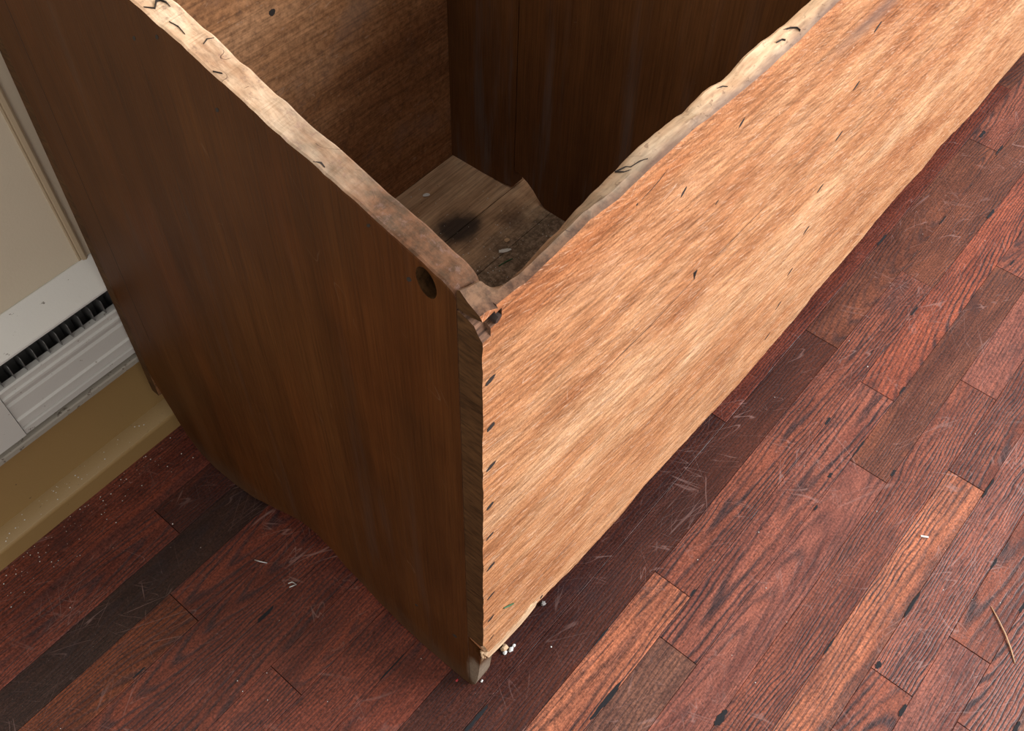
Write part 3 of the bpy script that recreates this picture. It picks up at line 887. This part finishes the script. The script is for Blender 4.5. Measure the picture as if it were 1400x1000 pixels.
rim_crack('front', [(0.1765, 0.3035), (0.1850, 0.3000), (0.1870, 0.2965), (0.1960, 0.2945), (0.2020, 0.2915)], 0.0005)
rim_crack('front', [(0.1765, 0.3035), (0.1800, 0.2975), (0.1850, 0.2945)], 0.0003)
rim_crack('front', [(0.4200, 0.3010), (0.4290, 0.2980), (0.4330, 0.2940), (0.4320, 0.2900)], 0.0006)
rim_crack('front', [(0.3120, 0.3000), (0.3200, 0.2985), (0.3230, 0.2955)], 0.0004)
rim_crack('front', [(0.4010, 0.2960), (0.4090, 0.2950), (0.4110, 0.2925)], 0.0003)
rim_crack('end', [(0.6050, 0.0030), (0.6000, 0.0085), (0.6050, 0.0140), (0.6040, 0.0200)], 0.0005)
rim_crack('end', [(0.6130, 0.0150), (0.6060, 0.0165), (0.6000, 0.0185), (0.5950, 0.0180)], 0.0004)
rim_crack('end', [(0.5560, 0.0130), (0.5580, 0.0180), (0.5560, 0.0225)], 0.0005)
rim_crack('end', [(0.5850, 0.0080), (0.5780, 0.0100), (0.5700, 0.0090)], 0.0003)
rim_crack('end', [(0.5350, 0.0020), (0.5300, 0.0060)], 0.0006)
rim_crack('end', [(0.4380, 0.0018), (0.4340, 0.0050), (0.4300, 0.0045)], 0.0008)

# pale broken strip along the lower corner of the front board
q = random.Random(8)
lo = [(0.003, 0.131), (0.0091, 0.1125), (0.022, 0.1085), (0.038, 0.1050), (0.053, 0.1035), (0.068, 0.1020), (0.083, 0.1035), (0.094, 0.1065)]
hi = [(0.0985, 0.1150), (0.096, 0.1215), (0.088, 0.1225), (0.081, 0.1245), (0.074, 0.1215), (0.066, 0.1225), (0.058, 0.1195), (0.049, 0.1205), (0.041, 0.1225), (0.031, 0.1225), (0.023, 0.1265), (0.014, 0.1270)]
be = prism('broken_edge', lo + hi, 1, YF - 0.0005, YF + 0.0080, M_RAW, binr)
be['label'] = 'pale freshly broken wood along the lower corner'

# splinters standing off the broken lower corner and the ragged joint edge
q = random.Random(5)
for k in range(2):
    u0 = 0.004 + k * 0.004
    w0 = 0.132 - k * 0.0055
    tube('splinter', [(u0, YF + 0.004 + 0.002 * q.random(), w0), (u0 - 0.004 * q.random(), YF + 0.002, w0 - 0.009), (u0 - 0.006 * q.random(), YF + 0.003, w0 - 0.017 - 0.004 * q.random())],
         [0.0022, 0.0014, 0.0003], M_RAW, binr, 5)

# ------------------------------------------------------------------ litter on and around the bin
BM = Matrix.Translation(Vector((0.2823, 0, 0))) @ Euler((0, TH, PS)).to_matrix().to_4x4()


def inbin(u, v, w):
    return BM @ Vector((u, v, w))


o = tube('bent_staple', [(0.2230, 0.5745, 0.0012), (0.2318, 0.5700, 0.0014), (0.2305, 0.5772, 0.0014), (0.2255, 0.5795, 0.0012)], 0.0009, M_WIRE)
tag(o, 'bent shiny wire staple on the dark floor beside the end board', 'staple')
o = tube('wire_sliver', [(0.2195, 0.6395, 0.0008), (0.2225, 0.6325, 0.0010), (0.2275, 0.6235, 0.0007)], 0.0008, M_WIRE)
tag(o, 'thin straight pale sliver on the floor near the curved foot of the end board', 'sliver')
v, f = box_data(-0.0052, 0.0052, -0.0013, 0.0013, 0, 0.0014, 0.0003)
o = mesh_obj('plastic_stub', v, f, M_PLASTER)
o.location = (0.835, -0.034, 0.0004)
o.rotation_euler = (0, 0, -1.05)
tag(o, 'short white rod shaped bit lying on a light grained floor plank', 'debris')
o = tube('straw', [(0.799, -0.147, 0.0008), (0.789, -0.160, 0.0018), (0.775, -0.177, 0.002), (0.761, -0.191, 0.0014), (0.747, -0.203, 0.0007)], [0.0007, 0.0009, 0.0010, 0.0010, 0.0006], M_STRAW)
tag(o, 'curved pale straw lying across a floor joint', 'straw')
for k, (x, y, r, m, lb) in enumerate([(0.344, 0.303, 0.0055, M_STRAW, 'tan wood crumb under the broken corner of the front board'),
                                     (0.3480, 0.2955, 0.0036, M_PLASTER, 'largest white plaster crumb under the broken corner of the front board'),
                                     (0.3400, 0.2985, 0.0030, M_PLASTER, 'white plaster crumb touching the tan wood crumb under the broken corner'),
                                     (0.3545, 0.2960, 0.0026, M_PLASTER, 'smallest white plaster crumb beside the larger ones under the broken corner'),
                                     (0.294, 0.2975, 0.0020, M_PLASTER, 'small white bead at the tip of the worn bin foot'),
                                     (0.2745, 0.3215, 0.0020, M_RED, 'tiny red fleck against the worn bin foot'),
                                     (0.422, 0.303, 0.0040, M_FLUFF, 'grey dust fluff below the front board')]):
    o = lump('crumb' if k < 4 else ('bead' if k == 4 else ('fleck' if k == 5 else 'dust_fluff')), (x, y, 0), (r, r * 0.8, r * 0.7), m, k, sub=2)
    tag(o, lb, ['crumb', 'crumb', 'crumb', 'crumb', 'bead', 'fleck', 'dust'][k], 'white plaster crumbs under the corner' if k in (1, 2, 3) else None)

# pine needles
a, b = inbin(0.0206, YF - 0.0012, 0.2331), inbin(0.0503, YF - 0.0010, 0.1930)
a = inbin(0.0330, YF - 0.0010, 0.2100)
o = tube('pine_needle', [a, (a + b) / 2 + Vector((0, -0.0006, 0.001)), b], [0.0008, 0.0012, 0.0008], M_GREEN)
tag(o, 'green needle stuck to the pale front board near its lower corner', 'needle')
o = tube('pine_needle', [inbin(0.466, 0.6560, 0.1415), inbin(0.478, 0.6535, 0.1425), inbin(0.491, 0.6505, 0.1415)], 0.0010, M_GREEN)
tag(o, 'green needle on the grimy bottom inside the bin', 'needle')
for (u, vv_, rx, ry, lb) in [(0.5068, 0.8406, 0.0065, 0.0035, 'white chip on the clean grey bottom board inside the bin'),
                            (0.4956, 0.6693, 0.0100, 0.0040, 'long white chip in the dirt inside the bin'),
                            (0.515, 0.6810, 0.0040, 0.0035, 'small round tan chip in the dirt inside the bin')]:
    p = inbin(u, vv_, 0.1404)
    o = lump('chip', p, (rx, ry, 0.002), M_PLASTER if rx > 0.005 else M_STRAW, int(u * 1000), sub=2)
    o.rotation_euler = (0, TH, -0.5)
    tag(o, lb, 'chip')


# fine white grit: far too small and many to count
def grit(name, label, spots, mat):
    V, F = [], []
    for (p, r) in spots:
        b = len(V)
        V += [p + Vector((r, 0, r * .4)), p + Vector((-r, 0, r * .4)), p + Vector((0, r, r * .4)), p + Vector((0, -r, r * .4)), p + Vector((0, 0, r)), p + Vector((0, 0, -r * .3))]
        F += [(b, b + 2, b + 4), (b + 2, b + 1, b + 4), (b + 1, b + 3, b + 4), (b + 3, b, b + 4), (b + 2, b, b + 5), (b + 1, b + 2, b + 5), (b + 3, b + 1, b + 5), (b, b + 3, b + 5)]
    tag(mesh_obj(name, V, F, mat), label, 'grit', kind='stuff')


q = random.Random(21)
sp = []
for k in range(170):
    x, y = q.uniform(-0.25, 1.9), q.uniform(-0.35, 0.86)
    if y > 0.27 and x > 0.27:
        continue
    sp.append((Vector((x, y, 0.0002)), q.choice([0.0005, 0.0006, 0.0007, 0.0009, 0.0013])))
for k in range(120):
    x = q.uniform(-0.1, 0.27)
    sp.append((Vector((x, 0.885 - abs(q.gauss(0, 0.025)), 0.0002)), q.choice([0.0004, 0.0005, 0.0007, 0.001])))
for k in range(70):
    x = q.uniform(-0.1, 0.27)
    y = q.uniform(0.893, 0.912)
    sp.append((Vector((x, y, 0.0325 + 0.0058 * math.sin((y - 0.8905) / 0.0255 * 1.5))), q.choice([0.0004, 0.0006, 0.0009, 0.0012])))
grit('floor_grit', 'fine white grit scattered over the floor and the baseboard ledge', sp, M_PLASTER)
sp = []
for k in range(150):
    u, vv_ = q.uniform(0.40, 0.60), q.uniform(0.60, 0.72) if k > 50 else q.uniform(0.66, 0.86)
    sp.append((inbin(u, vv_, 0.1406), q.choice([0.0005, 0.0006, 0.0008, 0.0011])))
grit('bin_grit', 'fine pale grit on the bottom inside the bin', sp, M_PLASTER)
